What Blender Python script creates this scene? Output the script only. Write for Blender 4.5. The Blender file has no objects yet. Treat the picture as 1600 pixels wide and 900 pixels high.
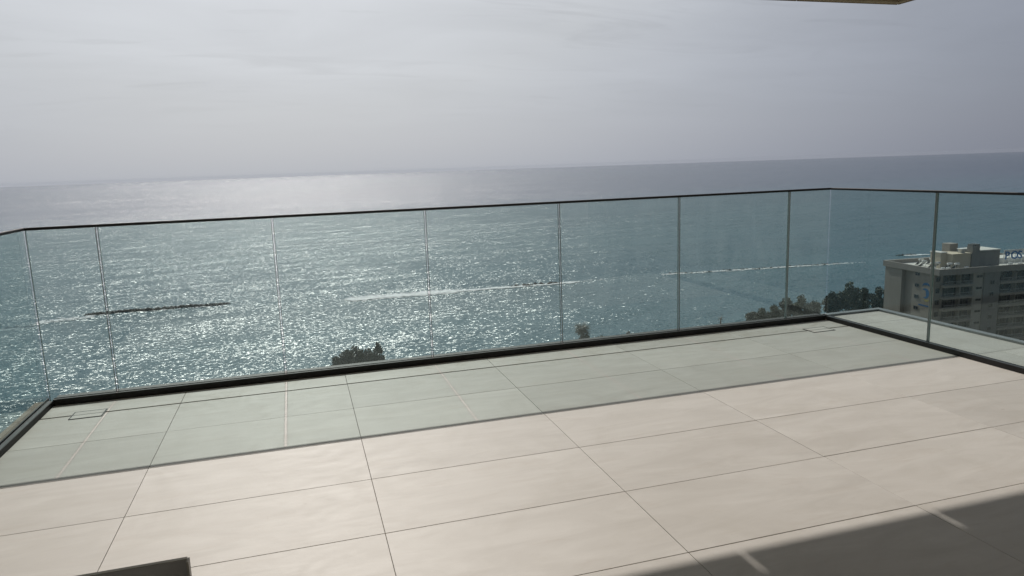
import bpy, bmesh, math, random
from mathutils import Vector, Matrix
random.seed(7)
C = bpy.context.scene
COL = C.collection

# ------------------------------------------------------------------ camera
cam_d = bpy.data.cameras.new('camera')
cam = bpy.data.objects.new('camera', cam_d); COL.objects.link(cam)
cam_d.sensor_width = 36.0; cam_d.lens = 36.0 * 1117.28 / 1600
cam_d.clip_start = 0.05; cam_d.clip_end = 120000
PITCH, ROLL, YAW = 0.168402, -0.034748, 0.286618
_fw = Vector((math.sin(YAW)*math.cos(PITCH), math.cos(YAW)*math.cos(PITCH), -math.sin(PITCH)))
_rt = Vector((math.cos(YAW), -math.sin(YAW), 0.0)); _up = _rt.cross(_fw)
_r2 = _rt*math.cos(ROLL) + _up*math.sin(ROLL); _u2 = -_rt*math.sin(ROLL) + _up*math.cos(ROLL)
CAM_Z = 1.615
m = Matrix((( _r2.x, _u2.x, -_fw.x, 0), (_r2.y, _u2.y, -_fw.y, 0), (_r2.z, _u2.z, -_fw.z, CAM_Z), (0, 0, 0, 1)))
cam.matrix_world = m
C.camera = cam

# ------------------------------------------------------------------ light
SUN_EL = math.radians(39.9)
SUN_AZ = math.radians(-0.4)                       # from +Y towards +X
SD = Vector((math.sin(SUN_AZ)*math.cos(SUN_EL), math.cos(SUN_AZ)*math.cos(SUN_EL), math.sin(SUN_EL)))
sun_d = bpy.data.lights.new('sun', 'SUN'); sun_d.energy = 3.3; sun_d.angle = math.radians(0.53)
sun_d.color = (1.0, 0.945, 0.88)
sun = bpy.data.objects.new('sun', sun_d); COL.objects.link(sun)
sun.rotation_euler = (-SD).to_track_quat('-Z', 'Y').to_euler()

W = bpy.data.worlds.new('World'); C.world = W; W.use_nodes = True
wt = W.node_tree; wn = wt.nodes; wl = wt.links; wn.clear()
def wmath(op, a, b=None, c=None):
    n = wn.new('ShaderNodeMath'); n.operation = op
    for i, v in enumerate((a, b, c)):
        if v is None: continue
        if isinstance(v, (int, float)): n.inputs[i].default_value = v
        else: wl.new(v, n.inputs[i])
    return n.outputs[0]
sky = wn.new('ShaderNodeTexSky'); sky.sky_type = 'NISHITA'; sky.sun_disc = False
sky.sun_elevation = SUN_EL; sky.sun_rotation = SUN_AZ; sky.altitude = 60; sky.dust_density = 3.0
tc = wn.new('ShaderNodeTexCoord')
dirv = tc.outputs['Generated']
nrm = wn.new('ShaderNodeVectorMath'); nrm.operation = 'NORMALIZE'; wl.new(dirv, nrm.inputs[0])
dt = wn.new('ShaderNodeVectorMath'); dt.operation = 'DOT_PRODUCT'; wl.new(nrm.outputs[0], dt.inputs[0]); dt.inputs[1].default_value = SD
cosang = wmath('MAXIMUM', dt.outputs['Value'], 0.0)
glow = wmath('POWER', cosang, 2.6)
sep = wn.new('ShaderNodeSeparateXYZ'); wl.new(nrm.outputs[0], sep.inputs[0])
# thin cirrus veil projected on a high flat layer
zc = wmath('ADD', wmath('MAXIMUM', sep.outputs['Z'], 0.0), 0.10)
cx = wmath('DIVIDE', sep.outputs['X'], zc); cy = wmath('DIVIDE', sep.outputs['Y'], zc)
comb = wn.new('ShaderNodeCombineXYZ'); wl.new(cx, comb.inputs[0]); wl.new(cy, comb.inputs[1])
mp = wn.new('ShaderNodeMapping'); wl.new(comb.outputs[0], mp.inputs[0])
mp.inputs['Rotation'].default_value = (0, 0, math.radians(-20)); mp.inputs['Scale'].default_value = (0.62, 1.0, 1)
mp.inputs['Location'].default_value = (3.1, 1.7, 0)
nz = wn.new('ShaderNodeTexNoise'); nz.inputs['Scale'].default_value = 1.0; nz.inputs['Detail'].default_value = 7; nz.inputs['Roughness'].default_value = 0.55; nz.inputs['Distortion'].default_value = 0.5
wl.new(mp.outputs[0], nz.inputs['Vector'])
elev = wmath('MULTIPLY', wmath('MINIMUM', wmath('MAXIMUM', wmath('SUBTRACT', sep.outputs['Z'], 0.03), 0.0), 0.16), 6.0)
streak = wmath('MULTIPLY', wmath('MULTIPLY', wmath('SUBTRACT', nz.outputs['Fac'], 0.5), 0.44), elev)
lum = wmath('ADD', wmath('MULTIPLY', glow, 0.735), 0.17)
mp2 = wn.new('ShaderNodeMapping'); wl.new(comb.outputs[0], mp2.inputs[0]); mp2.inputs['Rotation'].default_value = (0, 0, math.radians(8)); mp2.inputs['Scale'].default_value = (0.75, 2.1, 1)
nz2 = wn.new('ShaderNodeTexNoise'); nz2.inputs['Scale'].default_value = 1.1; nz2.inputs['Detail'].default_value = 9; nz2.inputs['Roughness'].default_value = 0.62; nz2.inputs['Distortion'].default_value = 1.2
wl.new(mp2.outputs[0], nz2.inputs['Vector'])
wisp = wmath('MULTIPLY', wmath('MULTIPLY', wmath('MINIMUM', wmath('MAXIMUM', wmath('SUBTRACT', nz2.outputs['Fac'], 0.54), 0.0), 0.14), -0.75), elev)
lum = wmath('MULTIPLY', lum, wmath('ADD', wmath('ADD', 1.0, streak), wisp))
tint = wn.new('ShaderNodeMix'); tint.data_type = 'RGBA'
tint.inputs['A'].default_value = (0.85, 0.945, 1.20, 1); tint.inputs['B'].default_value = (0.95, 0.993, 1.055, 1)
wl.new(wmath('MINIMUM', wmath('MULTIPLY', glow, 1.7), 1.0), tint.inputs['Factor'])
veil = wn.new('ShaderNodeVectorMath'); veil.operation = 'SCALE'
wl.new(tint.outputs['Result'], veil.inputs[0]); wl.new(lum, veil.inputs['Scale'])
bg1 = wn.new('ShaderNodeBackground'); wl.new(sky.outputs[0], bg1.inputs[0]); bg1.inputs[1].default_value = 0.05
bg2 = wn.new('ShaderNodeBackground'); wl.new(veil.outputs[0], bg2.inputs[0]); bg2.inputs[1].default_value = 1.0
mixw = wn.new('ShaderNodeMixShader'); mixw.inputs[0].default_value = 0.90
wl.new(bg1.outputs[0], mixw.inputs[1]); wl.new(bg2.outputs[0], mixw.inputs[2])
wo = wn.new('ShaderNodeOutputWorld'); wl.new(mixw.outputs[0], wo.inputs[0])

C.view_settings.view_transform = 'Standard'; C.view_settings.look = 'None'
C.view_settings.exposure = 0.0; C.view_settings.gamma = 1.0; C.view_settings.use_curve_mapping = False
C.render.engine = 'CYCLES'
C.cycles.transparent_max_bounces = 16; C.cycles.max_bounces = 8
C.cycles.volume_bounces = 0
C.cycles.use_denoising = True; C.cycles.sample_clamp_direct = 14.0
C.cycles.use_adaptive_sampling = False; C.cycles.sampling_pattern = 'BLUE_NOISE'

# ------------------------------------------------------------------ helpers
class NT:
    def __init__(s, name):
        s.m = bpy.data.materials.new(name); s.m.use_nodes = True
        s.t = s.m.node_tree; s.n = s.t.nodes; s.l = s.t.links; s.n.clear()
        s.out = s.n.new('ShaderNodeOutputMaterial')
    def new(s, t, **k):
        n = s.n.new(t)
        for a, v in k.items(): setattr(n, a, v)
        return n
    def put(s, sock, v):
        if isinstance(v, bpy.types.NodeSocket): s.l.new(v, sock)
        else: sock.default_value = v
    def math(s, op, a, b=None, c=None):
        n = s.new('ShaderNodeMath', operation=op)
        for i, v in enumerate((a, b, c)):
            if v is not None: s.put(n.inputs[i], v)
        return n.outputs[0]
    def noise(s, vec, scale, detail=4, rough=0.5, dist=0.0):
        n = s.new('ShaderNodeTexNoise'); s.l.new(vec, n.inputs['Vector'])
        n.inputs['Scale'].default_value = scale; n.inputs['Detail'].default_value = detail
        n.inputs['Roughness'].default_value = rough; n.inputs['Distortion'].default_value = dist
        return n
    def mix(s, f, a, b):
        n = s.new('ShaderNodeMix', data_type='RGBA')
        s.put(n.inputs['Factor'], f); s.put(n.inputs['A'], a); s.put(n.inputs['B'], b)
        return n.outputs['Result']
    def maprange(s, v, a, b, c, d):
        n = s.new('ShaderNodeMapRange'); s.l.new(v, n.inputs[0])
        for i, q in enumerate((a, b, c, d)): n.inputs[i+1].default_value = q
        return n.outputs[0]
    def mapping(s, vec, scale, rot=0.0):
        n = s.new('ShaderNodeMapping'); s.l.new(vec, n.inputs[0])
        n.inputs['Scale'].default_value = scale; n.inputs['Rotation'].default_value = (0, 0, rot)
        return n.outputs[0]
    def pbsdf(s, col, rough=0.5, **k):
        b = s.new('ShaderNodeBsdfPrincipled')
        s.put(b.inputs['Base Color'], col); s.put(b.inputs['Roughness'], rough)
        for a, v in k.items(): s.put(b.inputs[a.replace('_', ' ')], v)
        s.l.new(b.outputs[0], s.out.inputs['Surface']); return b

def rgba(c): return (c[0], c[1], c[2], 1.0)

def simple(name, col, rough=0.5, var=0.12, scale=3.0, metallic=0.0):
    t = NT(name); tc = t.new('ShaderNodeTexCoord')
    n = t.noise(tc.outputs['Object'], scale, 5, 0.6)
    f = t.maprange(n.outputs['Fac'], 0.3, 0.7, 0.0, 1.0)
    c = t.mix(f, rgba([x*(1-var) for x in col]), rgba([min(1, x*(1+var)) for x in col]))
    t.pbsdf(c, rough, Metallic=metallic)
    return t.m

def mat_tile():
    t = NT('porcelain_tile')
    geo = t.new('ShaderNodeNewGeometry'); oi = t.new('ShaderNodeObjectInfo')
    off = t.new('ShaderNodeVectorMath', operation='SCALE'); off.inputs[0].default_value = (37, 91, 13); t.l.new(oi.outputs['Random'], off.inputs['Scale'])
    v = t.new('ShaderNodeVectorMath', operation='ADD'); t.l.new(geo.outputs['Position'], v.inputs[0]); t.l.new(off.outputs[0], v.inputs[1])
    grain = t.noise(t.mapping(v.outputs[0], (0.9, 3.2, 1), 0.25), 1.6, 6, 0.62, 1.3)      # printed stone drift
    veins = t.noise(t.mapping(v.outputs[0], (1.0, 5.0, 1), -0.15), 2.6, 8, 0.7, 0.6)
    smear = t.noise(geo.outputs['Position'], 1.1, 6, 0.6, 2.2)                            # dried cleaning marks
    speck = t.noise(geo.outputs['Position'], 140, 2, 0.5)
    g = t.maprange(grain.outputs['Fac'], 0.32, 0.70, 0, 1)
    c = t.mix(g, (0.500, 0.467, 0.425, 1), (0.588, 0.556, 0.514, 1))
    ve = t.maprange(veins.outputs['Fac'], 0.54, 0.72, 0, 0.5)
    c = t.mix(ve, c, (0.47, 0.42, 0.365, 1))
    sm = t.maprange(smear.outputs['Fac'], 0.50, 0.72, 0, 0.45)
    c = t.mix(sm, c, (0.455, 0.42, 0.37, 1))
    sp = t.maprange(speck.outputs['Fac'], 0.70, 0.78, 0, 0.35)
    c = t.mix(sp, c, (0.30, 0.24, 0.18, 1))
    dust = t.noise(geo.outputs['Position'], 9, 3, 0.6)
    du = t.maprange(dust.outputs['Fac'], 0.72, 0.80, 0, 0.5)
    c = t.mix(du, c, (0.34, 0.28, 0.22, 1))
    # silt washed towards the drain slot and the front channel
    sy = t.new('ShaderNodeSeparateXYZ'); t.l.new(geo.outputs['Position'], sy.inputs[0])
    nearslot = t.maprange(sy.outputs['Y'], 4.9, 5.75, 0, 1)
    silt = t.noise(t.mapping(geo.outputs['Position'], (1.0, 2.2, 1)), 3.3, 7, 0.68, 1.6)
    sf = t.math('MULTIPLY', t.maprange(silt.outputs['Fac'], 0.50, 0.74, 0, 0.62), nearslot)
    c = t.mix(sf, c, (0.315, 0.262, 0.185, 1))
    hv = t.new('ShaderNodeHueSaturation'); t.l.new(c, hv.inputs['Color'])
    t.l.new(t.maprange(oi.outputs['Random'], 0, 1, 0.925, 1.06), hv.inputs['Value'])
    # arcs left by a mop, in patches
    wob = t.noise(geo.outputs['Position'], 1.7, 3, 0.5)
    wv3 = t.new('ShaderNodeVectorMath', operation='SCALE'); t.l.new(wob.outputs['Color'], wv3.inputs[0]); wv3.inputs['Scale'].default_value = 0.55
    wadd = t.new('ShaderNodeVectorMath', operation='ADD'); t.l.new(geo.outputs['Position'], wadd.inputs[0]); t.l.new(wv3.outputs[0], wadd.inputs[1])
    vo = t.new('ShaderNodeTexVoronoi'); t.l.new(wadd.outputs[0], vo.inputs['Vector']); vo.inputs['Scale'].default_value = 0.8
    swirl = t.math('ADD', t.math('MULTIPLY', t.math('SINE', t.math('MULTIPLY', vo.outputs['Distance'], 70.0)), 0.30), 0.5)
    patch = t.noise(geo.outputs['Position'], 0.75, 3, 0.5, 0.5)
    pm = t.maprange(patch.outputs['Fac'], 0.47, 0.62, 0, 1)
    arc = t.math('MULTIPLY', t.math('SUBTRACT', swirl, 0.5), pm)
    t.l.new(t.math('ADD', 1.0, t.math('MULTIPLY', arc, 0.05)), hv.inputs['Saturation'])
    fine = t.noise(t.mapping(v.outputs[0], (2, 7, 1), 0.2), 3.0, 6, 0.65, 0.8)
    r = t.math('ADD', t.math('ADD', 0.545, t.math('MULTIPLY', arc, -0.10)), t.math('MULTIPLY', t.math('SUBTRACT', fine.outputs['Fac'], 0.5), 0.11))
    b = t.pbsdf(hv.outputs[0], r)
    b.inputs['Specular IOR Level'].default_value = 0.33
    bn = t.noise(v.outputs[0], 26, 4, 0.6)
    bp = t.new('ShaderNodeBump'); bp.inputs['Strength'].default_value = 0.08; bp.inputs['Distance'].default_value = 0.004
    t.l.new(bn.outputs['Fac'], bp.inputs['Height']); t.l.new(bp.outputs[0], b.inputs['Normal'])
    return t.m

def mat_glass():
    t = NT('tinted_glass')
    geo = t.new('ShaderNodeNewGeometry')
    d = t.new('ShaderNodeVectorMath', operation='DOT_PRODUCT'); t.l.new(geo.outputs['Normal'], d.inputs[0]); t.l.new(geo.outputs['Incoming'], d.inputs[1])
    k = t.math('SUBTRACT', 1.0, t.math('ABSOLUTE', d.outputs['Value']))
    fr = t.math('ADD', t.math('MULTIPLY', t.math('POWER', k, 5.0), 0.95), 0.045)
    film = t.noise(t.mapping(geo.outputs['Position'], (1, 1, 0.45)), 2.6, 7, 0.72, 1.4)                             # salt film
    tr = t.new('ShaderNodeBsdfTransparent')
    cs = t.math('SUBTRACT', 1.0, k)                                                       # longer path through the tint at a slant
    path = t.math('DIVIDE', 1.0, t.math('SQRT', t.math('SUBTRACT', 1.0, t.math('DIVIDE', t.math('SUBTRACT', 1.0, t.math('MULTIPLY', cs, cs)), 2.25))))
    cc = t.new('ShaderNodeCombineColor')
    for i, v_ in enumerate((0.844, 0.896, 0.888)): t.l.new(t.math('POWER', v_, path), cc.inputs[i])
    t.l.new(cc.outputs[0], tr.inputs['Color'])
    gl = t.new('ShaderNodeBsdfGlossy'); gl.inputs['Roughness'].default_value = 0.0; gl.inputs['Color'].default_value = (0.95, 1, 0.99, 1)
    df = t.new('ShaderNodeBsdfTranslucent'); df.inputs['Color'].default_value = (0.6, 0.66, 0.66, 1)
    m1 = t.new('ShaderNodeMixShader'); t.l.new(fr, m1.inputs[0]); t.l.new(tr.outputs[0], m1.inputs[1]); t.l.new(gl.outputs[0], m1.inputs[2])
    m2 = t.new('ShaderNodeMixShader'); t.l.new(t.maprange(film.outputs['Fac'], 0.38, 0.72, 0.010, 0.040), m2.inputs[0])
    t.l.new(m1.outputs[0], m2.inputs[1]); t.l.new(df.outputs[0], m2.inputs[2])
    t.l.new(m2.outputs[0], t.out.inputs['Surface'])
    return t.m

def mat_water():
    t = NT('sea_water')
    geo = t.new('ShaderNodeNewGeometry'); P = geo.outputs['Position']
    acc = None
    for (sx, sy, rot, amp, det) in ((0.022, 0.070, -0.26, 0.50, 3), (0.20, 0.50, -0.16, 0.80, 2), (0.66, 1.35, -0.24, 1.45, 1), (2.0, 3.4, -0.10, 0.80, 1)):
        n = t.noise(t.mapping(t.mapping(P, (1, 1, 1), rot), (sx, sy, 1)), 1.0, det, 0.5)
        s1 = t.new('ShaderNodeVectorMath', operation='SUBTRACT'); t.l.new(n.outputs['Color'], s1.inputs[0]); s1.inputs[1].default_value = (0.5, 0.5, 0.5)
        s2 = t.new('ShaderNodeVectorMath', operation='MULTIPLY'); t.l.new(s1.outputs[0], s2.inputs[0]); s2.inputs[1].default_value = (amp*1.08, amp, 0)
        if acc is None: acc = s2.outputs[0]
        else:
            a = t.new('ShaderNodeVectorMath', operation='ADD'); t.l.new(acc, a.inputs[0]); t.l.new(s2.outputs[0], a.inputs[1]); acc = a.outputs[0]
    # gusts: patches of rougher and calmer water
    gust = t.noise(t.mapping(P, (0.0016, 0.0045, 1), 0.1), 1.0, 4, 0.6)
    gs = t.maprange(gust.outputs['Fac'], 0.3, 0.7, 0.72, 1.22)
    sc = t.new('ShaderNodeVectorMath', operation='SCALE'); t.l.new(acc, sc.inputs[0]); t.l.new(gs, sc.inputs['Scale'])
    up = t.new('ShaderNodeVectorMath', operation='ADD'); t.l.new(sc.outputs[0], up.inputs[0]); up.inputs[1].default_value = (0, 0, 1)
    nn = t.new('ShaderNodeVectorMath', operation='NORMALIZE'); t.l.new(up.outputs[0], nn.inputs[0])
    shal = t.noise(t.mapping(P, (0.004, 0.012, 1)), 1.0, 4, 0.55)
    sep = t.new('ShaderNodeSeparateXYZ'); t.l.new(P, sep.inputs[0])
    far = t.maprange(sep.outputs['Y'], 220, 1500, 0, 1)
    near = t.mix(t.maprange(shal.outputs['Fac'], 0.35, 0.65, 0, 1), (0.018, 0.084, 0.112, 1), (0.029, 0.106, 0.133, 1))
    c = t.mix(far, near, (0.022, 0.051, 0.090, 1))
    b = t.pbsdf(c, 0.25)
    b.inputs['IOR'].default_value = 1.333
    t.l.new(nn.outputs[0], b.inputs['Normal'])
    return t.m

def mat_leaf(name, a, b2):
    t = NT(name); geo = t.new('ShaderNodeNewGeometry'); oi = t.new('ShaderNodeObjectInfo')
    n = t.noise(geo.outputs['Position'], 0.55, 4, 0.65)
    isl = t.math('ADD', t.math('MULTIPLY', geo.outputs['Random Per Island'], 0.5), t.math('MULTIPLY', t.maprange(n.outputs['Fac'], 0.3, 0.7, 0, 1), 0.5))
    c = t.mix(isl, rgba(a), rgba(b2))
    t.pbsdf(c, 0.6)
    return t.m

def mat_ground():
    t = NT('shore_ground'); geo = t.new('ShaderNodeNewGeometry'); P = geo.outputs['Position']
    sep = t.new('ShaderNodeSeparateXYZ'); t.l.new(P, sep.inputs[0])
    n = t.noise(P, 0.09, 6, 0.6); n2 = t.noise(P, 0.9, 5, 0.6)
    edge = t.math('ADD', sep.outputs['Y'], t.math('MULTIPLY', n.outputs['Fac'], 22))
    f = t.maprange(edge, 214, 219, 0, 1)
    land = t.mix(t.maprange(n.outputs['Fac'], 0.42, 0.58, 0, 1), (0.055, 0.07, 0.03, 1), (0.17, 0.15, 0.115, 1))
    sand = t.mix(n2.outputs['Fac'], (0.22, 0.175, 0.13, 1), (0.33, 0.275, 0.21, 1))
    t.pbsdf(t.mix(f, land, sand), 0.9)
    return t.m

def mat_wall(name, col, streaks=0.18):
    t = NT(name); tc = t.new('ShaderNodeTexCoord'); P = tc.outputs['Object']
    n = t.noise(t.mapping(P, (1, 1, 0.12)), 0.9, 6, 0.6); n2 = t.noise(P, 7, 4, 0.6)
    f = t.maprange(n.outputs['Fac'], 0.40, 0.75, 0, streaks*3)
    c = t.mix(f, rgba(col), rgba([col[0]*0.68, col[1]*0.66, col[2]*0.62]))
    c = t.mix(t.maprange(n2.outputs['Fac'], 0.4, 0.7, 0, 0.12), c, rgba([x*0.75 for x in col]))
    t.pbsdf(c, 0.85); return t.m

M = {}
M['tile'] = mat_tile()
M['glass'] = mat_glass()
M['glass_edge'] = simple('glass_edge', (0.33, 0.385, 0.37), 0.6, 0.1, 8)
M['water'] = mat_water()
M['bed'] = simple('mortar_bed', (0.31, 0.255, 0.205), 0.95, 0.2, 20)
M['black_metal'] = simple('black_anodised_metal', (0.015, 0.0135, 0.013), 0.62, 0.25, 6, 0.0)
M['channel_top'] = simple('brushed_channel_lip', (0.075, 0.075, 0.07), 0.38, 0.25, 9, 0.5)
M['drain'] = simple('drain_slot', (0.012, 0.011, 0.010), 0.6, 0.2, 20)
M['trim'] = simple('grey_metal_trim', (0.25, 0.265, 0.27), 0.42, 0.12, 5, 0.4)
M['soffit'] = mat_wall('soffit_render', (0.55, 0.50, 0.42), 0.1)
M['fascia'] = simple('fascia_render', (0.42, 0.35, 0.26), 0.7, 0.15, 4)
M['int_wall'] = mat_wall('interior_wall', (0.74, 0.68, 0.60), 0.05)
M['panel'] = simple('dark_grey_sheet', (0.60, 0.575, 0.58), 0.55, 0.22, 2.4)
M['panel_edge'] = simple('sheet_edge', (0.50, 0.46, 0.40), 0.5, 0.2, 8)
M['rock'] = simple('wet_rock', (0.05, 0.047, 0.043), 0.75, 0.5, 0.5)
M['foam'] = simple('foam', (0.92, 0.93, 0.93), 0.7, 0.06, 1)
M['ground'] = mat_ground()
M['leaf_dark'] = mat_leaf('leaf_dark', (0.022, 0.032, 0.016), (0.060, 0.075, 0.033))
M['leaf_mid'] = mat_leaf('leaf_mid', (0.030, 0.045, 0.018), (0.090, 0.105, 0.042))
M['leaf_palm'] = mat_leaf('leaf_palm', (0.030, 0.036, 0.020), (0.070, 0.075, 0.038))
M['leaf_dry'] = mat_leaf('leaf_dry', (0.10, 0.075, 0.045), (0.17, 0.125, 0.075))
M['bark'] = simple('bark', (0.075, 0.055, 0.04), 0.9, 0.3, 2)
M['h_wall'] = mat_wall('hotel_wall', (0.345, 0.31, 0.27))
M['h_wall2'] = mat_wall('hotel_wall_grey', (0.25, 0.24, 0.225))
M['h_col'] = mat_wall('hotel_wall_cream', (0.43, 0.40, 0.35))
M['h_par'] = mat_wall('hotel_parapet', (0.34, 0.31, 0.28))
M['h_roof'] = simple('white_roof_membrane', (0.66, 0.64, 0.59), 0.85, 0.14, 0.5)
M['h_block'] = mat_wall('roof_block_bounce_cream', (0.62, 0.54, 0.41), 0.08)  # lighter cream holds the bounce light off the roof
M['h_glass'] = simple('hotel_window_glass', (0.018, 0.025, 0.032), 0.10, 0.6, 0.8)
M['h_frame'] = simple('window_frame', (0.16, 0.16, 0.155), 0.5, 0.1, 3)
M['h_rail'] = simple('balcony_rail', (0.30, 0.30, 0.29), 0.5, 0.1, 3)
M['white'] = simple('white_paint', (0.74, 0.74, 0.72), 0.5, 0.06, 2)
M['blue'] = simple('blue_sign_paint', (0.028, 0.14, 0.36), 0.45, 0.1, 2)
M['logo_blue'] = simple('blue_logo_paint', (0.03, 0.145, 0.32), 0.6, 0.1, 2)
M['logo_yellow'] = simple('yellow_logo_paint', (0.46, 0.38, 0.10), 0.6, 0.1, 2)
M['dark_panel'] = simple('solar_glass', (0.03, 0.035, 0.05), 0.15, 0.2, 3)

def bx(bm, x0, x1, y0, y1, z0, z1, mi=0, rot=None):
    vs = [bm.verts.new((x, y, z)) for z in (z0, z1) for y in (y0, y1) for x in (x0, x1)]
    fs = [(0, 2, 3, 1), (4, 5, 7, 6), (0, 1, 5, 4), (2, 6, 7, 3), (0, 4, 6, 2), (1, 3, 7, 5)]
    out = []
    for f in fs:
        fc = bm.faces.new([vs[i] for i in f]); fc.material_index = mi; out.append(fc)
    return out
def new_bm(): return bmesh.new()
def obj(name, bm, mats, parent=None, loc=(0, 0, 0), rot=(0, 0, 0), smooth=False):
    me = bpy.data.meshes.new(name)
    if not isinstance(mats, (list, tuple)): mats = [mats]
    if isinstance(bm, bmesh.types.BMesh):
        bm.normal_update(); bm.to_mesh(me); bm.free()
    else:
        me.from_pydata(bm[0], [], bm[1]); me.update()
    for mm in mats: me.materials.append(mm)
    if smooth:
        for p in me.polygons: p.use_smooth = True
    return link(name, me, parent, loc, rot)
def link(name, me, parent=None, loc=(0, 0, 0), rot=(0, 0, 0)):
    o = bpy.data.objects.new(name, me); COL.objects.link(o)
    o.location = loc; o.rotation_euler = rot
    if parent is not None: o.parent = parent
    return o
def box_obj(name, x0, x1, y0, y1, z0, z1, mat, parent=None, bev=0.0):
    bm = new_bm(); bx(bm, x0, x1, y0, y1, z0, z1)
    if bev: bmesh.ops.bevel(bm, geom=list(bm.edges), offset=bev, segments=1, affect='EDGES')
    return obj(name, bm, mat, parent)
def tag(o, label=None, cat=None, group=None, kind=None):
    if label: o['label'] = label
    if cat: o['category'] = cat
    if group: o['group'] = group
    if kind: o['kind'] = kind
    return o
def empty(name, label, cat, loc=(0, 0, 0), rz=0.0, group=None):
    o = bpy.data.objects.new(name, None); COL.objects.link(o)
    o.location = loc; o.rotation_euler = (0, 0, rz); o.empty_display_size = 0.3
    return tag(o, label, cat, group)

SEA = -60.0 + CAM_Z
GROUND = SEA + 1.0

# ------------------------------------------------------------------ sea, shore
bm = new_bm()
NSEG = 96; RAD = 17000.0
ring = [bm.verts.new((RAD*math.cos(2*math.pi*i/NSEG), RAD*math.sin(2*math.pi*i/NSEG), SEA)) for i in range(NSEG)]
bm.faces.new(ring)
tag(obj('sea', bm, M['water']), kind='structure')

# land under and beside the tower; its seaward edge winds along the shore and slopes into the water
bm = new_bm()
xs = [-2600 + 20*i for i in range(0, 120)] + [-200 + 5*i for i in range(0, 101)] + [320 + 20*i for i in range(0, 120)]
rows_ = []
for x in xs:
    e = 216.5 + 1.6*math.sin(x*0.021+1) + 1.0*math.sin(x*0.073) + 9.0*math.exp(-((x-147)/10.0)**2) + 1.5*math.exp(-((x-104)/8.0)**2)
    if x < -260: e += (x+260)*0.05
    bay = max(0.0, min(1.0, (-30-x)/16.0))*max(0.0, min(1.0, (x+330)/120.0)); e -= 62*bay*bay*(3-2*bay)
    rows_.append([bm.verts.new((x, e+6, SEA-0.5)), bm.verts.new((x, e, SEA+0.12)), bm.verts.new((x, e-7, GROUND)), bm.verts.new((x, 90, GROUND+0.6)), bm.verts.new((x, -1500, GROUND+4))])
for a, b in zip(rows_[:-1], rows_[1:]):
    for i in range(4): bm.faces.new((a[i], b[i], b[i+1], a[i+1]))
tag(obj('shore_ground', bm, M['ground']), kind='structure')

# ------------------------------------------------------------------ breakwaters and foam
def boulder(bm, c, r, rng):
    res = bmesh.ops.create_icosphere(bm, subdivisions=1, radius=1.0)
    sx, sy, sz = r*rng.uniform(.8, 1.4), r*rng.uniform(.8, 1.3), r*rng.uniform(.6, 1.0)
    a = rng.uniform(0, 6.28)
    for v in res['verts']:
        q = v.co * rng.uniform(.78, 1.18)
        x, y, z = q.x*sx, q.y*sy, q.z*sz
        v.co = (c[0]+x*math.cos(a)-y*math.sin(a), c[1]+x*math.sin(a)+y*math.cos(a), c[2]+z)
def breakwater(x0, y0, x1, y1, width, height, n, label, seed):
    rng = random.Random(seed); bm = new_bm()
    for i in range(n):
        f = rng.random(); w = rng.gauss(0, 0.33)
        x = x0+(x1-x0)*f; y = y0+(y1-y0)*f + w*width + 0.9*math.sin(f*17+seed)
        end = min(1.0, min(f, 1-f)*12+0.25)
        boulder(bm, (x, y, SEA + height*end*max(0.0, 1-abs(w)*1.3)*rng.uniform(.2, 1.0) - 0.2), rng.uniform(.35, .85), rng)
    t = empty('breakwater', label, 'breakwater', ((x0+x1)/2, (y0+y1)/2, SEA), 0, 'rock breakwaters parallel to the shore')
    for v_ in bm.verts: v_.co -= Vector(t.location)
    tag(obj('boulders', bm, M['rock'], t), kind='stuff')
    return t
def foam_band(bm, x0, y0, x1, y1, spread, n, seed, smin=.5, smax=2.2, gate=1.0):
    rng = random.Random(seed)
    for i in range(n):
        f = rng.random(); cl = math.sin(f*23+seed)*0.5+math.sin(f*61+seed*2)*0.35
        if cl < rng.uniform(-1.0, 0.9)*gate - (1-gate)*.8: continue
        x = x0+(x1-x0)*f; y = y0+(y1-y0)*f + rng.gauss(0, spread)*(.6+.8*abs(math.sin(f*37+seed))) + cl*0.9
        lx = rng.uniform(smin, smax)*rng.choice((1, 1, 1.8)); ly = rng.uniform(.18, .6); k = rng.randint(5, 7)
        z = SEA + rng.uniform(.06, .30)
        ctr = bm.verts.new((x, y, z+rng.uniform(.0, .08)))
        rg = [bm.verts.new((x+lx*math.cos(6.283*j/k)*rng.uniform(.5, 1.1), y+ly*math.sin(6.283*j/k)*rng.uniform(.5, 1.3), z-.05)) for j in range(k)]
        for j in range(k): bm.faces.new((ctr, rg[j], rg[(j+1) % k]))
breakwater(-96, 361.5, -34.5, 360, 2.2, 1.15, 620, 'dark rocky breakwater clear of the sea, beyond the second glass pane from the left', 3)
breakwater(100, 342.5, 126, 341.0, 2.0, 0.95, 90, 'low wave-washed rocks in the long bright foam line at the middle of the railing', 5)
breakwater(190, 340.5, 290, 329, 2.0, 0.30, 110, 'thin dark rock line with broken foam, beyond the last front panes near the right corner', 8)
breakwater(-215, 357, -127, 353.5, 2.2, 1.0, 330, 'rocky breakwater ending just behind the left side glass', 11)
breakwater(338, 338.3, 349, 336.6, 1.6, 0.5, 26, 'low rocks with a white wave behind the hotel roof', 13)
fb = new_bm()
foam_band(fb, -112, 351.5, -90, 355.5, 1.9, 420, 1, .3, 1.5)
foam_band(fb, -90, 358.2, -38, 356.8, .5, 90, 2, .3, 1.0)
foam_band(fb, 20, 344.5, 70, 343.2, 1.7, 3600, 3, .8, 2.4, .45)
foam_band(fb, 60, 343.0, 134, 339.6, 0.8, 2600, 4, .7, 2.1, .6)
foam_band(fb, 126, 340.5, 150, 340.0, 1.0, 60, 5, .4, 1.3)
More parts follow.
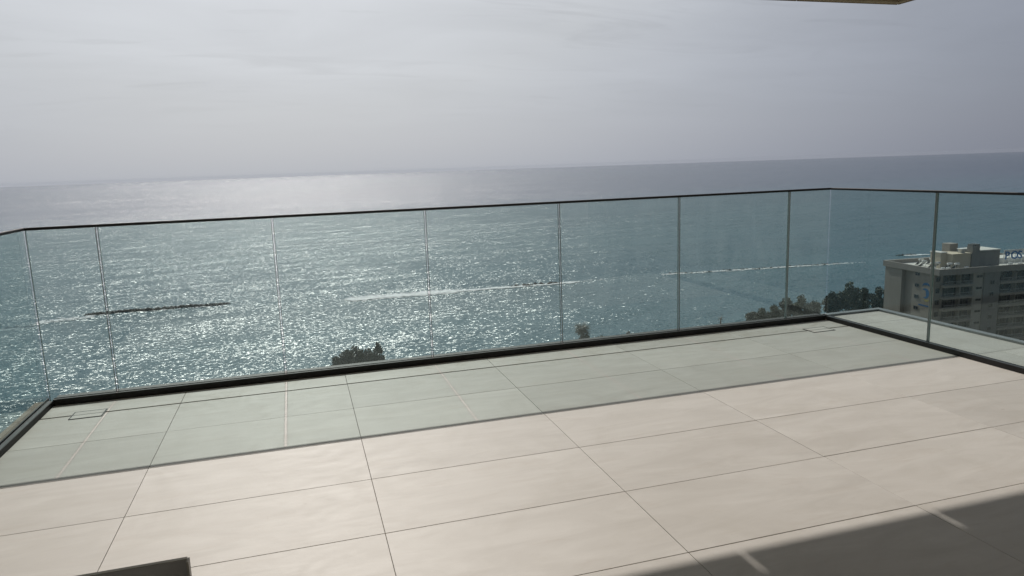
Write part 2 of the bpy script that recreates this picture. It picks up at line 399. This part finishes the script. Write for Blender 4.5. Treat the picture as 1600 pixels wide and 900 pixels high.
foam_band(fb, 184, 340.0, 262, 330.6, .7, 480, 6)
foam_band(fb, 255, 330.5, 296, 327, .5, 150, 7)
foam_band(fb, 292, 326.5, 304, 325, .6, 16, 8, .4, 1.0)
foam_band(fb, 342, 335.5, 356, 332.5, .8, 160, 9)
tag(obj('sea_foam', fb, M['foam']), 'white foam breaking along the low breakwaters', 'foam', kind='stuff')

# ------------------------------------------------------------------ balcony floor with single tiles
SLOT_Y = 5.487
XG = [-1.822, -0.924, 0.263, 1.450, 2.637, 3.824, 4.955]
YR = [5.787, SLOT_Y, 4.878, 4.269, 3.661, 3.054, 2.447, 1.838, 1.229, 0.620, 0.011, -0.598, -1.207]
bm = new_bm(); bx(bm, -2.0, 5.74, -1.3, 5.98, -0.30, -0.012)
floor = tag(obj('balcony_floor', bm, M['bed']), kind='structure')
rng = random.Random(2)
tile_cache = {}
def tile(parent, x0, x1, y0, y1, z=0.0, gx=0.0010, gy0=0.0016, gy1=0.0016):
    w = round(x1-x0-2*gx, 4); d = round(y1-y0-gy0-gy1, 4)
    key = (w, d)
    if key not in tile_cache:
        b = new_bm(); bx(b, -w/2, w/2, -d/2, d/2, -0.0115, 0.0)
        top = [e for e in b.edges if all(v.co.z > -0.001 for v in e.verts)]
        bmesh.ops.bevel(b, geom=top, offset=0.0012, segments=1, affect='EDGES')
        me = bpy.data.meshes.new('tile'); b.normal_update(); b.to_mesh(me); b.free(); me.materials.append(M['tile']); tile_cache[key] = me
    o = link('tile', tile_cache[key], parent, ((x0+x1)/2, (y0+gy0 + y1-gy1)/2, z + rng.uniform(-.0004, .0004)))
    o.rotation_euler = (rng.uniform(-.0004, .0004), rng.uniform(-.0003, .0003), 0)
    return o
for j in range(len(YR)-1):
    y1, y0 = YR[j], YR[j+1]
    gy1 = 0.0095 if j == 1 else 0.0016
    gy0 = 0.0095 if j == 0 else 0.0016
    for i in range(len(XG)-1):
        tile(floor, XG[i], XG[i+1], y0, y1, 0.0, 0.0010, gy0, gy1)

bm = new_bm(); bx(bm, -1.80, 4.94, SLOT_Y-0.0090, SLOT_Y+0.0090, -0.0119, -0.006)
obj('drain_slot', bm, M['drain'], floor)  # black strip stands in for the shade down in the slot
# drain access covers set over the slot at both ends
def drain(x0, x1, y0, y1, label):
    t = empty('drain_cover', label, 'drain cover', ((x0+x1)/2, (y0+y1)/2, 0.001), 0, 'drain covers in the floor')
    w, d = (x1-x0)/2, (y1-y0)/2; s = 0.0045
    bm = new_bm()
    bx(bm, -w, w, d-2*s, d, 0.0, 0.0028); bx(bm, -w, w, -d, -d+2*s, 0.0, 0.0028)
    bx(bm, -w, -w+2*s, -d+2*s, d-2*s, 0.0, 0.0028); bx(bm, w-2*s, w, -d+2*s, d-2*s, 0.0, 0.0028)
    obj('frame', bm, M['drain'], t)
    for a, b2 in ((-d+2*s, -s), (s, d-2*s)):
        bm = new_bm(); bx(bm, -w+2*s, w-2*s, a, b2, 0.0, 0.0024)
        obj('insert_plate', bm, M['tile'], t)
    bm = new_bm(); bx(bm, -w+2*s, w-2*s, -s, s, 0.0, 0.0016)
    obj('slot', bm, M['drain'], t)
    return t
drain(-1.625, -1.415, 5.392, 5.556, 'thin black framed drain cover in the floor near the left corner of the balcony')
drain(4.49, 4.73, 5.395, 5.556, 'thin black framed drain cover in the floor near the right corner of the balcony')

# ledge outside the side glass
bm = new_bm(); bx(bm, 5.75, 5.80, -1.3, 5.98, -0.30, -0.012); bx(bm, 5.02, 5.80, 5.985, 6.03, -0.30, -0.013)
ledge = tag(obj('outer_ledge', bm, M['bed']), kind='structure')
YL = [5.895, 5.487, 4.269, 3.054, 1.838, 0.620, -0.598]
XL = [5.025, 5.69]
for j in range(len(YL)-1): tile(ledge, 5.025, 5.36, YL[j+1], YL[j], 0.004); tile(ledge, 5.36, 5.692, YL[j+1], YL[j], 0.004)
bm = new_bm()
bx(bm, 5.697, 5.765, -0.6, 5.965, -0.20, 0.022); bx(bm, 5.025, 5.696, 5.90, 5.965, -0.20, 0.022)
obj('edge_trim', bm, M['trim'], ledge)

# ------------------------------------------------------------------ glass balustrades
RT = 1.300; TH = 0.0175; PZ0 = 0.012; PZ1 = RT - 0.016
def pane(parent, length, loc, rz, ends=(True, True)):
    bm = new_bm(); e = 0.0030; a_ = e if ends[0] else 0.0; b_ = e if ends[1] else 0.0; bx(bm, a_, length-b_, 0, TH, PZ0, PZ1, 0)
    if ends[0]: bx(bm, 0, e-0.0001, 0.001, TH-0.001, PZ0, PZ1, 1)
    if ends[1]: bx(bm, length-e+0.0001, length, 0.001, TH-0.001, PZ0, PZ1, 1)   # ground edges, as opaque bands standing in for refraction's dark lines
    return obj('glass_pane', bm, [M['glass'], M['glass_edge']], parent, loc, (0, 0, rz))
# front: runs along x at y = 5.84
fr = empty('glass_balustrade', 'frameless front glass balustrade facing the sea, seven panes under a black top rail', 'balustrade', (1.57, 5.84, 0), 0, 'glass balustrades round the balcony')
def at(o, x, y, z=0): return (x-o.location.x, y-o.location.y, z-o.location.z)
JX = [-1.862, -1.405, -0.192, 0.998, 2.168, 3.336, 4.520, 4.985]
G = 0.0062
for a, b in zip(JX[:-1], JX[1:]):
    pane(fr, (b-a)-2*G, at(fr, a+G, 5.832), 0, (True, b < 4.9))
bm = new_bm(); ox, oy = fr.location.x, fr.location.y
bx(bm, -1.880-ox, 5.003-ox, 5.829-oy, 5.853-oy, RT-0.0155, RT+0.004)
bmesh.ops.bevel(bm, geom=list(bm.edges), offset=0.002, segments=1, affect='EDGES')
obj('top_rail', bm, M['black_metal'], fr)
bm = new_bm()
bx(bm, -1.824-ox, 4.953-ox, 5.790-oy, 5.826-oy, -0.011, 0.046); bx(bm, -1.824-ox, 4.953-ox, 5.856-oy, 5.93-oy, -0.20, 0.040)
obj('base_channel', bm, M['black_metal'], fr)
bm = new_bm(); bx(bm, -1.824-ox, 4.953-ox, 5.8262-oy, 5.8318-oy, 0.0, 0.050); bx(bm, -1.80-ox, 4.93-ox, 5.7935-oy, 5.7975-oy, 0.0461, 0.0475)
obj('gasket', bm, M['black_metal'], fr)
# right side, along y at x = 4.995
rt = empty('glass_balustrade', 'right side glass balustrade beside the outer ledge, with the hotel behind its panes', 'balustrade', (4.995, 2.9, 0), 0, 'glass balustrades round the balcony')
JY = [5.832, 4.618, 3.40, 2.18, 0.96, -0.26]
for a, b in zip(JY[:-1], JY[1:]): pane(rt, (a-b)-2*G, at(rt, 5.003, b+G), math.radians(90), (True, a < 5.8))
def side(o, xin, sgn, ytop, ybot=-0.30):
    ox, oy = o.location.x, o.location.y
    def bb(bm, a, b, y0, y1, z0, z1):
        x0, x1 = sorted((xin+sgn*a-ox, xin+sgn*b-ox)); bx(bm, x0, x1, y0-oy, y1-oy, z0, z1)
    bm = new_bm(); bb(bm, 0.033, 0.058, ybot, 5.8285, RT-0.0155, RT+0.0035)
    bmesh.ops.bevel(bm, geom=list(bm.edges), offset=0.002, segments=1, affect='EDGES')
    obj('top_rail', bm, M['black_metal'], o)
    bm = new_bm(); bb(bm, 0.0, 0.005, ybot, 5.7895, -0.011, 0.040); bb(bm, 0.058, 0.066, ybot, 5.90, -0.011, 0.036)
    obj('base_channel', bm, M['black_metal'], o)
    bm = new_bm(); bb(bm, 0.0052, 0.0345, ybot, 5.7895, 0.0, 0.041)
    obj('channel_lip', bm, M['channel_top'], o)
side(rt, 4.955, 1, 5.83)
# left side, along y at x = -1.86
lf = empty('glass_balustrade', 'left side glass balustrade meeting the front railing at the left corner', 'balustrade', (-1.86, 2.9, 0), 0, 'glass balustrades round the balcony')
for a, b in zip(JY[:-1], JY[1:]): pane(lf, (a-b)-2*G, at(lf, -1.862, b+G), math.radians(90), (True, a < 5.8))
side(lf, -1.822, -1, 5.83)

# ------------------------------------------------------------------ the storey above and the wall behind
SL = 3.07
bm = new_bm(); bx(bm, -7.0, 5.87, -6.0, 6.0, SL+0.085, SL+0.36)
ceil = tag(obj('balcony_ceiling', bm, M['soffit']), kind='structure')
fx = [5.868, 4.690, 3.650, 2.640, 1.630, 0.610, -0.410, -1.430, -2.450, -3.470, -4.490, -5.510, -7.0]  # open joints added so thin sun streaks fall into the shade
for i, (a, b) in enumerate(zip(fx[:-1], fx[1:])):
    x0_, x1_ = b+0.0058, (a-0.0058 if i else a)
    fp = box_obj('fascia_panel', x0_, x1_, 5.955, 6.035, SL, SL+0.30, M['fascia'], ceil)
    box_obj('drip_edge', x0_, x1_, 6.0352, 6.047, SL-0.004, SL+0.30, M['bed'], fp)
box_obj('fascia_panel', 5.80, 5.873, -5.9, 5.9545, SL, SL+0.30, M['fascia'], ceil)
box_obj('drip_edge', 5.8735, 5.885, -5.9, 6.035, SL-0.004, SL+0.30, M['bed'], ceil)
bm = new_bm()
bx(bm, -7.0, -2.3, -1.5, -1.2, -0.3, SL+0.084); bx(bm, 4.6, 5.8, -1.5, -1.2, -0.3, SL+0.084); bx(bm, -2.3, 4.6, -1.5, -1.2, -0.3, SL+0.084)  # last box closes the doorway out of view, added to bounce light
bx(bm, -7.0, 5.8, -6.0, -5.8, -0.3, SL+0.084); bx(bm, -7.0, -6.8, -5.8, -1.5, -0.3, SL+0.084); bx(bm, 5.6, 5.8, -5.8, -1.5, -0.3, SL+0.084)
tag(obj('rear_wall_bounce_fill', bm, M['int_wall']), kind='structure')
bm = new_bm(); bx(bm, -7.0, 5.8, -6.0, -1.305, -0.30, -0.002)
tag(obj('room_floor', bm, M['int_wall']), kind='structure')

# dark sheet-metal panel standing in the shade near the camera
pn = empty('metal_panel', 'grey sheet metal panel with folded end standing in the shade on the tiles', 'metal panel', (-0.95, 2.165, 0))
box_obj('sheet', -0.62, 0.553, -0.004, 0.004, 0.0, 0.499, M['panel'], pn)
box_obj('end_flange', 0.5535, 0.560, -0.022, 0.006, 0.0, 0.500, M['panel_edge'], pn)
box_obj('top_fold', -0.62, 0.553, -0.004, 0.010, 0.4995, 0.5015, M['panel_edge'], pn)

# ------------------------------------------------------------------ hotel along the shore
th = math.atan2(-2.5, 25.36)
AX, AY, AZ = 156.08, 142.23, -29.84 + CAM_Z
HG = GROUND + 0.3                                   # its ground level
ht = empty('hotel_building', 'large beige hotel block with stacked balconies and white roof, behind the right side glass', 'hotel', (AX, AY, HG), th)
Z0 = AZ - HG                                        # parapet top above hotel base
def hz(z): return Z0 + z
bm = new_bm()
TOPW = hz(-1.605)
bx(bm, 0.45, 38.0, 2.0, 9.6, 0, TOPW)
bx(bm, 1.5, 38.0, 9.6, 13.5, 0, TOPW-0.002)
bx(bm, 0.30, 38.0, 13.5, 20.0, 0, TOPW)
obj('wall', bm, M['h_wall'], ht)
bm = new_bm(); bx(bm, 11.25, 14.3, 1.0, 1.999, 0, TOPW-0.004); obj('stair_tower', bm, M['h_col'], ht)
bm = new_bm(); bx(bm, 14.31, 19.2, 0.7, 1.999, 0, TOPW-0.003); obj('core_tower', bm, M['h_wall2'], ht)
bm = new_bm()
T = 0.40
bx(bm, 0, 38.2, 0, T, hz(-1.6), hz(0)); bx(bm, 0, 38.2, 20.3-T, 20.7, hz(-1.6), hz(0))
bx(bm, 0, T, T, 20.3-T, hz(-1.6), hz(-0.002)); bx(bm, 37.8, 38.2, T, 20.3-T, hz(-1.6), hz(-0.002))
obj('parapet', bm, M['h_par'], ht)
bm = new_bm(); bx(bm, T, 37.8, T, 20.3-T, hz(-1.59), hz(-1.02)); obj('roof', bm, M['h_roof'], ht)

FL = 3.1
def window_mesh(w, h, n, nh=1, fr=0.09, dp=0.10):
    bm = new_bm()
    bx(bm, 0, w, -dp, 0, 0, fr); bx(bm, 0, w, -dp, 0, h-fr, h)
    for i in range(n+1):
        x = (w-fr)*i/n; bx(bm, x, x+fr, -dp+.004, 0, fr, h-fr)
    bm.normal_update(); me = bpy.data.meshes.new('window'); bm.to_mesh(me); bm.free(); me.materials.append(M['h_frame'])
    bm = new_bm(); pw = (w-fr)/n - fr
    bx(bm, 0, pw, -0.05, -0.02, 0, h-2*fr); bm.normal_update()
    mp_ = bpy.data.meshes.new('pane'); bm.to_mesh(mp_); bm.free(); mp_.materials.append(M['h_glass'])
    return me, mp_, [((w-fr)*i/n + fr, 0, fr) for i in range(n)]
def place_window(spec, loc, rz=0.0):
    me, mp_, offs = spec
    w = link('window', me, ht, loc, (0, 0, rz))
    for q in offs: link('pane', mp_, w, q)
W_small = window_mesh(1.2, 1.35, 2); W_bay = window_mesh(8.0, 2.45, 5); W_strip = window_mesh(1.7, 0.62, 2)
W_core = window_mesh(1.15, 1.05, 2); W_bayR = window_mesh(13.6, 2.45, 8); W_side = window_mesh(1.5, 1.0, 2)
slab_b = new_bm(); bx(slab_b, 0, 8.9, 0, 1.62, 0, 0.62); slab_b.normal_update(); me_slab = bpy.data.meshes.new('balcony'); slab_b.to_mesh(me_slab); slab_b.free(); me_slab.materials.append(M['h_wall'])
slab_b = new_bm(); bx(slab_b, 0, 14.4, 0, 1.62, 0, 0.62); slab_b.normal_update(); me_slabR = bpy.data.meshes.new('balcony'); slab_b.to_mesh(me_slabR); slab_b.free(); me_slabR.materials.append(M['h_wall'])
def rail_mesh(L):
    bm = new_bm(); bx(bm, 0, L, 0, .08, .92, 1.02); bx(bm, 0, L, .02, .06, .10, .16)
    k = int(L/0.22)
    for i in range(k+1):
        x = (L-.05)*i/k; bx(bm, x, x+.035, .02, .055, 0, .92)
    bm.normal_update(); me = bpy.data.meshes.new('railing'); bm.to_mesh(me); bm.free(); me.materials.append(M['h_rail']); return me
me_rail = rail_mesh(8.8); me_railR = rail_mesh(14.3)
bm = new_bm(); bx(bm, 0, .12, 0, 1.5, 0, 2.48); bm.normal_update(); me_div = bpy.data.meshes.new('divider'); bm.to_mesh(me_div); bm.free(); me_div.materials.append(M['h_wall'])
for k in range(9):
    dz = -FL*k
    if hz(-4.9+dz) < 0.2: break
    place_window(W_small, (0.98, 1.997, hz(-3.5+dz)))
    place_window(W_bay, (3.05, 1.996, hz(-4.38+dz)))
    place_window(W_strip, (12.3, 0.997, hz(-2.95+dz)))
    place_window(W_core, (16.3, 0.697, hz(-4.93+dz)))
    place_window(W_bayR, (19.6, 1.996, hz(-4.38+dz)))
    for (me_, rl, u) in ((me_slab, me_rail, 2.30), (me_slabR, me_railR, 19.25)):
        b_ = link('balcony', me_, ht, (u, 0.37, hz(-5.02+dz)))
        link('railing', rl, b_, (0.03, 0.03, 0.62))
    for u in (7.0, 24.0, 28.8):
        link('divider', me_div, ht, (u, 0.48, hz(-4.39+dz)))
    place_window(W_side, (0.447, 8.6, hz(-2.62-3.07*k)), -math.pi/2)

# painted emblem on the end wall
def prism(bm, pts, x0, x1):
    a = [bm.verts.new((x0, p[0], p[1])) for p in pts]; b = [bm.verts.new((x1, p[0], p[1])) for p in pts]
    n = len(pts)
    try:
        bm.faces.new(a); bm.faces.new(b[::-1])
    except ValueError: pass
    for i in range(n): bm.faces.new((a[i], b[i], b[(i+1) % n], a[(i+1) % n]))
def crescent(cx, cz, R, a0, a1, w, n=14):
    o, i_ = [], []
    for k in range(n+1):
        f = k/n; a = math.radians(a0+(a1-a0)*f); ww = w*math.sin(math.pi*min(max(f, .04), .96))
        o.append((cx+R*math.cos(a), cz+R*math.sin(a))); i_.append((cx+(R-ww)*math.cos(a), cz+(R-ww)*math.sin(a)))
    return o + i_[::-1]
bm = new_bm()
prism(bm, crescent(4.6, hz(-5.5), 1.45, 10, 165, 0.75), 0.42, 0.449)
prism(bm, crescent(4.75, hz(-6.95), 1.35, 40, 300, 1.2, 22), 0.42, 0.449)
bx(bm, 0.425, 0.449, 2.7, 7.0, hz(-10.45), hz(-10.1))
lg = obj('emblem', bm, M['logo_blue'], ht)
bm = new_bm(); prism(bm, crescent(4.3, hz(-7.9), 1.2, 200, 330, 0.5), 0.421, 0.4495); obj('emblem_accent', bm, M['logo_yellow'], lg)

# roof structures
def hbox(name, u0, u1, v0, v1, z0, z1, mat):
    return box_obj(name, u0, u1, v0, v1, hz(z0), hz(z1), mat, ht, 0.03)
ZR = -1.015
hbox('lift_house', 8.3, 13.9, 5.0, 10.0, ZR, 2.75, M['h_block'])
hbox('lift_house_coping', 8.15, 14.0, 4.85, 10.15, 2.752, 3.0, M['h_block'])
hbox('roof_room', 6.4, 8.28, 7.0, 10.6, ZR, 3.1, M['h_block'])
hbox('roof_room_coping', 6.25, 8.29, 6.85, 10.75, 3.102, 3.35, M['h_roof'])
hbox('plant_room', 16.25, 22.9, 5.0, 11.0, ZR, 3.35, M['h_wall2'])  # greyer colour stands in for this block's deeper shade
hbox('plant_room_coping', 16.25, 23.05, 4.85, 11.15, 3.352, 3.6, M['h_roof'])
hbox('water_room', 12.0, 14.6, 10.3, 13.0, ZR, 5.0, M['h_wall'])
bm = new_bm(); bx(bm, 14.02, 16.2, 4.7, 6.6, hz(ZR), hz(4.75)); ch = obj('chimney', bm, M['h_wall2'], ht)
for i, u in enumerate((14.05, 14.68, 15.30, 15.86)):
    box_obj('flue', u, u+.32, 4.75, 6.5, hz(4.752), hz(5.3), M['h_frame'], ch)
hbox('roof_vent', 11.4, 12.6, 5.6, 6.8, 3.002, 4.0, M['h_roof'])
hbox('roof_vent_cap', 11.2, 12.8, 5.4, 7.0, 4.002, 4.2, M['white'])
hbox('parapet_cap', 24.0, 37.7, 9.0, 14.0, ZR, 0.4, M['h_roof'])
# solar water heaters on the roof
def heater(u, v):
    t = new_bm(); bx(t, 0, 1.0, 0, 2.0, 0, .08)
    for vv in t.verts: vv.co = Matrix.Rotation(math.radians(-38), 3, 'X') @ vv.co
    o = obj('solar_collector', t, M['dark_panel'], ht, (u, v, hz(ZR)+1.3))
    b = new_bm(); r = bmesh.ops.create_cone(b, cap_ends=True, segments=12, radius1=.28, radius2=.28, depth=1.3)
    for vv in b.verts: vv.co = Matrix.Rotation(math.pi/2, 3, 'Y') @ vv.co
    obj('water_tank', b, M['white'], o, (0.5, -0.1, 0.42), (0, 0, 0), True)
    b = new_bm()
    for x in (0.05, 0.9): bx(b, x, x+.06, -0.1, -0.04, -1.3, .2)
    obj('stand', b, M['white'], o)
for u, v in ((3.2, 6.5), (4.6, 6.5), (6.0, 4.0), (4.0, 10.5), (5.6, 13.5), (9.0, 13.5), (7.3, 3.0)): heater(u, v)
for u, v in ((2.0, 4.5), (3.6, 3.2), (5.0, 3.0), (10.2, 2.6), (24.6, 3.4), (27.5, 3.2)):
    hbox('air_conditioner', u, u+1.0, v, v+.5, ZR, ZR+.9, M['white'])
# rooftop sign, letters in a white frame
sg = empty('rooftop_sign', 'blue capital letters reading POS on a white frame on the hotel roof', 'sign', (AX + 30*math.cos(th) - 7*math.sin(th), AY + 30*math.sin(th) + 7*math.cos(th), AZ + ZR), th)
bm = new_bm()
for z in (1.15, 3.75): bx(bm, -3.6, 3.2, 0.10, 0.22, z, z+.14)
for x in (-3.5, -1.8, 0.1, 2.2):
    bx(bm, x, x+.12, 0.24, 0.36, 0, 3.85); bx(bm, x, x+.1, 0.36, 1.8, 0.0, 0.12)
obj('frame', bm, M['white'], sg)
bm = new_bm(); bx(bm, -3.55, 3.15, 0.15, 0.18, 2.65, 3.74); obj('backing', bm, M['white'], sg)
for ch_, x, w in (('P', -3.45, 1.35), ('O', -1.55, 1.65), ('S', 0.75, 1.45)):
    cu = bpy.data.curves.new('letter', 'FONT'); cu.body = ch_; cu.size = 2.95; cu.extrude = 0.08; cu.offset = 0.045
    tmp = bpy.data.objects.new('letter_curve', cu); COL.objects.link(tmp)
    bpy.context.view_layer.update()
    me = bpy.data.meshes.new_from_object(tmp.evaluated_get(bpy.context.evaluated_depsgraph_get()))
    bpy.data.objects.remove(tmp)
    me.materials.clear(); me.materials.append(M['blue'])
    o = link('letter', me, sg, (x, 0.0, 1.35), (math.pi/2, 0, 0))

# ------------------------------------------------------------------ trees and palms on the shore
def tube(verts, faces, pts, seg=6):
    base = len(verts)
    for i, (p, r) in enumerate(pts):
        for k in range(seg):
            a = 2*math.pi*k/seg; verts.append((p[0]+r*math.cos(a), p[1]+r*math.sin(a), p[2]))
    for i in range(len(pts)-1):
        for k in range(seg):
            a = base+i*seg+k; b = base+i*seg+(k+1) % seg
            faces.append((a, b, b+seg, a+seg))
def tree(x, y, h, w, label, lumps=9, leaf=0.42, n=1700, mat='leaf_dark', seed=0, shape='round', kind='tree', group='trees on the shore'):
    rng = random.Random(seed); gz = GROUND - 0.05
    t = empty('shrub' if kind == 'shrub' else 'tree', label, kind, (x, y, gz), 0, group)
    V, F = [], []
    top = h*0.80 if shape != 'pine' else h*0.95
    tube(V, F, [((0, 0, -0.4), 0.035*h+.05), ((rng.uniform(-.2, .2), 0, h*.3), 0.026*h+.03), ((rng.uniform(-.4, .4), rng.uniform(-.3, .3), top), 0.03)])
    L = []
    for i in range(lumps):
        if shape == 'pine':
            f = (i+.5)/lumps; zz = h*(0.18+0.80*f); rr = w*.5*(1-f)**.8 + .35
            a = i*2.4; L.append((rr*.3*math.cos(a), rr*.3*math.sin(a), zz, rr*.75, h*.11))
        else:
            a = rng.uniform(0, 6.28); q = math.sqrt(rng.random())*w*.36
            dome = 1-(q/(w*.5))**2*.8
            zz = h*rng.uniform(.22, .80)*(.55+.45*dome)
            r = rng.uniform(.16, .26)*w*.95; r = min(r, h*.30)
            L.append((q*math.cos(a), q*math.sin(a), zz, r, min(r*.85, h-zz if h-zz > .4 else .4)))
    if shape != 'pine':
        L.append((rng.uniform(-.1, .1)*w, 0, h*.80, w*.20, h*.19)); L.append((0, 0, h*.34, w*.36, h*.30))
    for l in L[:7]:
        tube(V, F, [((0, 0, h*.22), .05*h*.35), ((l[0]*.6, l[1]*.6, l[2]*.8), .05), ((l[0], l[1], l[2]), .02)], 4)
    obj('trunk', (V, F), M['bark'], t)
    V, F = [], []
    tot = sum(l[3]**2*l[4]/l[3] for l in L)
    for l in L:
        k = int(n*(l[3]*l[4])/tot)
        for _ in range(k):
            d = Vector((rng.gauss(0, 1), rng.gauss(0, 1), rng.gauss(0, 1))).normalized()*(rng.random()**.30)*rng.uniform(.86, 1.12)
            c = Vector((l[0]+d.x*l[3], l[1]+d.y*l[3], max(.15, l[2]+d.z*l[4])))
            nn = Vector((rng.gauss(0, 1), rng.gauss(0, 1), rng.gauss(.4, 1))).normalized()
            s = leaf*rng.uniform(.55, 1.25); e1 = nn.orthogonal().normalized()*s; e2 = nn.cross(e1).normalized()*s*.55
            b = len(V); V += [tuple(c-e1), tuple(c+e2), tuple(c+e1), tuple(c-e2)]; F.append((b, b+1, b+2, b+3))
    obj('crown', (V, F), M[mat], t)
    return t
def palm(x, y, h, r, label, n=30, mat='leaf_palm', seed=0, skirt=True):
    rng = random.Random(seed); t = empty('palm_tree', label, 'palm tree', (x, y, GROUND-.1), 0, 'palms on the shore')
    V, F = [], []; pts = []
    for i in range(8):
        f = i/7; pts.append(((0.25*math.sin(f*1.3), 0, h*f), .30*(1-.35*f)*(1.06 if i % 2 else 1)))
    tube(V, F, pts, 8); obj('trunk', (V, F), M['bark'], t)
    V, F = [], []; tipx = pts[-1][0][0]
    for i in range(n):
        a = i*2.399+rng.uniform(-.2, .2); el = rng.uniform(-.5 if skirt else -.3, 1.15); Lf = r*rng.uniform(.85, 1.15)
        p = Vector((tipx, 0, h)); d = Vector((math.cos(a)*math.cos(el), math.sin(a)*math.cos(el), math.sin(el)))
        sd = Vector((-math.sin(a), math.cos(a), 0)); st = Lf/9
        for k in range(9):
            q = p + d*st; d = (d + Vector((0, 0, -.11))).normalized()
            wd = .62*math.sin(math.pi*min(.95, (k+1.2)/10))*r*.33
            for sg_ in (-1, 1):
                b = len(V)
                V += [tuple(p), tuple(p + sd*sg_*wd + d*st*.7 + Vector((0, 0, -wd*.5))), tuple(p + sd*sg_*wd*.9 + d*st*1.15 + Vector((0, 0, -wd*.55))), tuple(p + d*st*.42)]
                F.append((b, b+1, b+2, b+3))
            p = q
    obj('crown', (V, F), M[mat], t); return t
gz = GROUND
# dense clump beyond the third pane
gA = 'trees of the dark clump by the water'
tree(7.9, 213, 5.3, 5.6, 'low rounded tree at the left end of the dark clump below the front glass', 8, .40, 1500, 'leaf_dark', 1, group=gA)
tree(10.4, 214, 6.8, 6.2, 'bushy tree second from the left in the dark clump below the front glass', 9, .40, 1700, 'leaf_dark', 2, group=gA)
tree(13.4, 213, 8.0, 6.6, 'tallest broad tree in the middle of the dark clump below the front glass', 10, .40, 1900, 'leaf_dark', 3, group=gA)
tree(16.6, 214, 6.4, 5.6, 'round-topped tree just left of the tall narrow tree in the dark clump', 9, .40, 1600, 'leaf_dark', 4, group=gA)
tree(19.6, 213, 8.2, 4.4, 'tall narrow tree standing above its neighbours at the right of the dark clump', 9, .36, 1500, 'leaf_dark', 5, group=gA)
tree(21.0, 212, 4.2, 4.2, 'small low bush at the right foot of the tall narrow tree', 6, .36, 800, 'leaf_dark', 6, kind='shrub', group=gA)
palm(86.4, 214, 5.5, 3.0, 'single dark fan palm standing by the water below the middle of the railing', 90, seed=3)
tree(87.2, 213.4, 4.0, 4.6, 'dark bush round the foot of the single fan palm', 6, .36, 800, 'leaf_dark', 17, kind='shrub')
tree(93.2, 213.5, 2.7, 3.6, 'low dark bush just right of the single fan palm', 6, .34, 600, 'leaf_mid', 18, kind='shrub')
tree(103.4, 214, 3.0, 2.6, 'small dry brownish bush rising over the channel right of the fan palm', 5, .34, 260, 'leaf_dry', 19, kind='shrub')
palm(138.6, 214, 4.3, 1.5, 'thin sparse young palm just above the railing base, by the strip of sand', 9, 'leaf_dry', 23, False)
# wooded point in front of the right corner
gB = 'trees of the grove by the right corner'
for i, (x, y, h, w, lb) in enumerate((
    (152.6, 215, 5.2, 6.6, 'low spreading tree at the left end of the long grove by the right corner'),
    (156.6, 215, 6.2, 6.8, 'olive-tinted rounded tree second from left in the grove by the right corner'),
    (161.6, 215, 7.0, 7.1, 'bushy tree behind the last front joint, left half of the grove'),
    (167.2, 215, 9.3, 7.3, 'tall dense tree just right of the last front joint in the grove'),
    (173.0, 215, 9.6, 7.3, 'highest tree of the grove before the right corner, with a knobbly top'),
    (178.4, 215, 7.0, 6.6, 'lower tree sloping down at the right end of the grove before the corner'),
    )):
    tree(x, y, h, w, lb, 10, .44, 2000, 'leaf_mid' if i in (1, 2, 4) else 'leaf_dark', 30+i, group=gB)
gCn = 'trees beside the hotel'
for i, (x, y, h, w, lb) in enumerate((
    (187.2, 216, 9.4, 6.8, 'leftmost tree beside the hotel, seen through the side glass by the corner'),
    (195.0, 216, 12.6, 8.6, 'tallest tree beside the hotel, with a broad domed crown'),
    (201.6, 216, 9.8, 7.0, 'mid-height tree between the tallest tree and the hotel wall'),
    (208.0, 216, 9.4, 6.6, 'tree half hidden behind the far corner of the hotel'),
    (213.6, 216, 9.6, 6.6, 'tree mostly hidden behind the hotel end wall'),
    )):
    tree(x, y, h, w, lb, 12, .5, 2600, 'leaf_mid' if i in (1,) else 'leaf_dark', 50+i, group=gCn)

# ------------------------------------------------------------------ haze over the sea
bm = new_bm(); bx(bm, -18500, 18500, -18500, 18500, SEA-2.5, 9.0)
hz_o = obj('haze', bm, [])
t = NT('sea_haze'); v = t.new('ShaderNodeVolumePrincipled')
v.inputs['Color'].default_value = (0.48, 0.52, 0.60, 1); v.inputs['Density'].default_value = 0.000030; v.inputs['Anisotropy'].default_value = 0.40
t.l.new(v.outputs[0], t.out.inputs['Volume']); hz_o.data.materials.append(t.m)
tag(hz_o, kind='stuff')
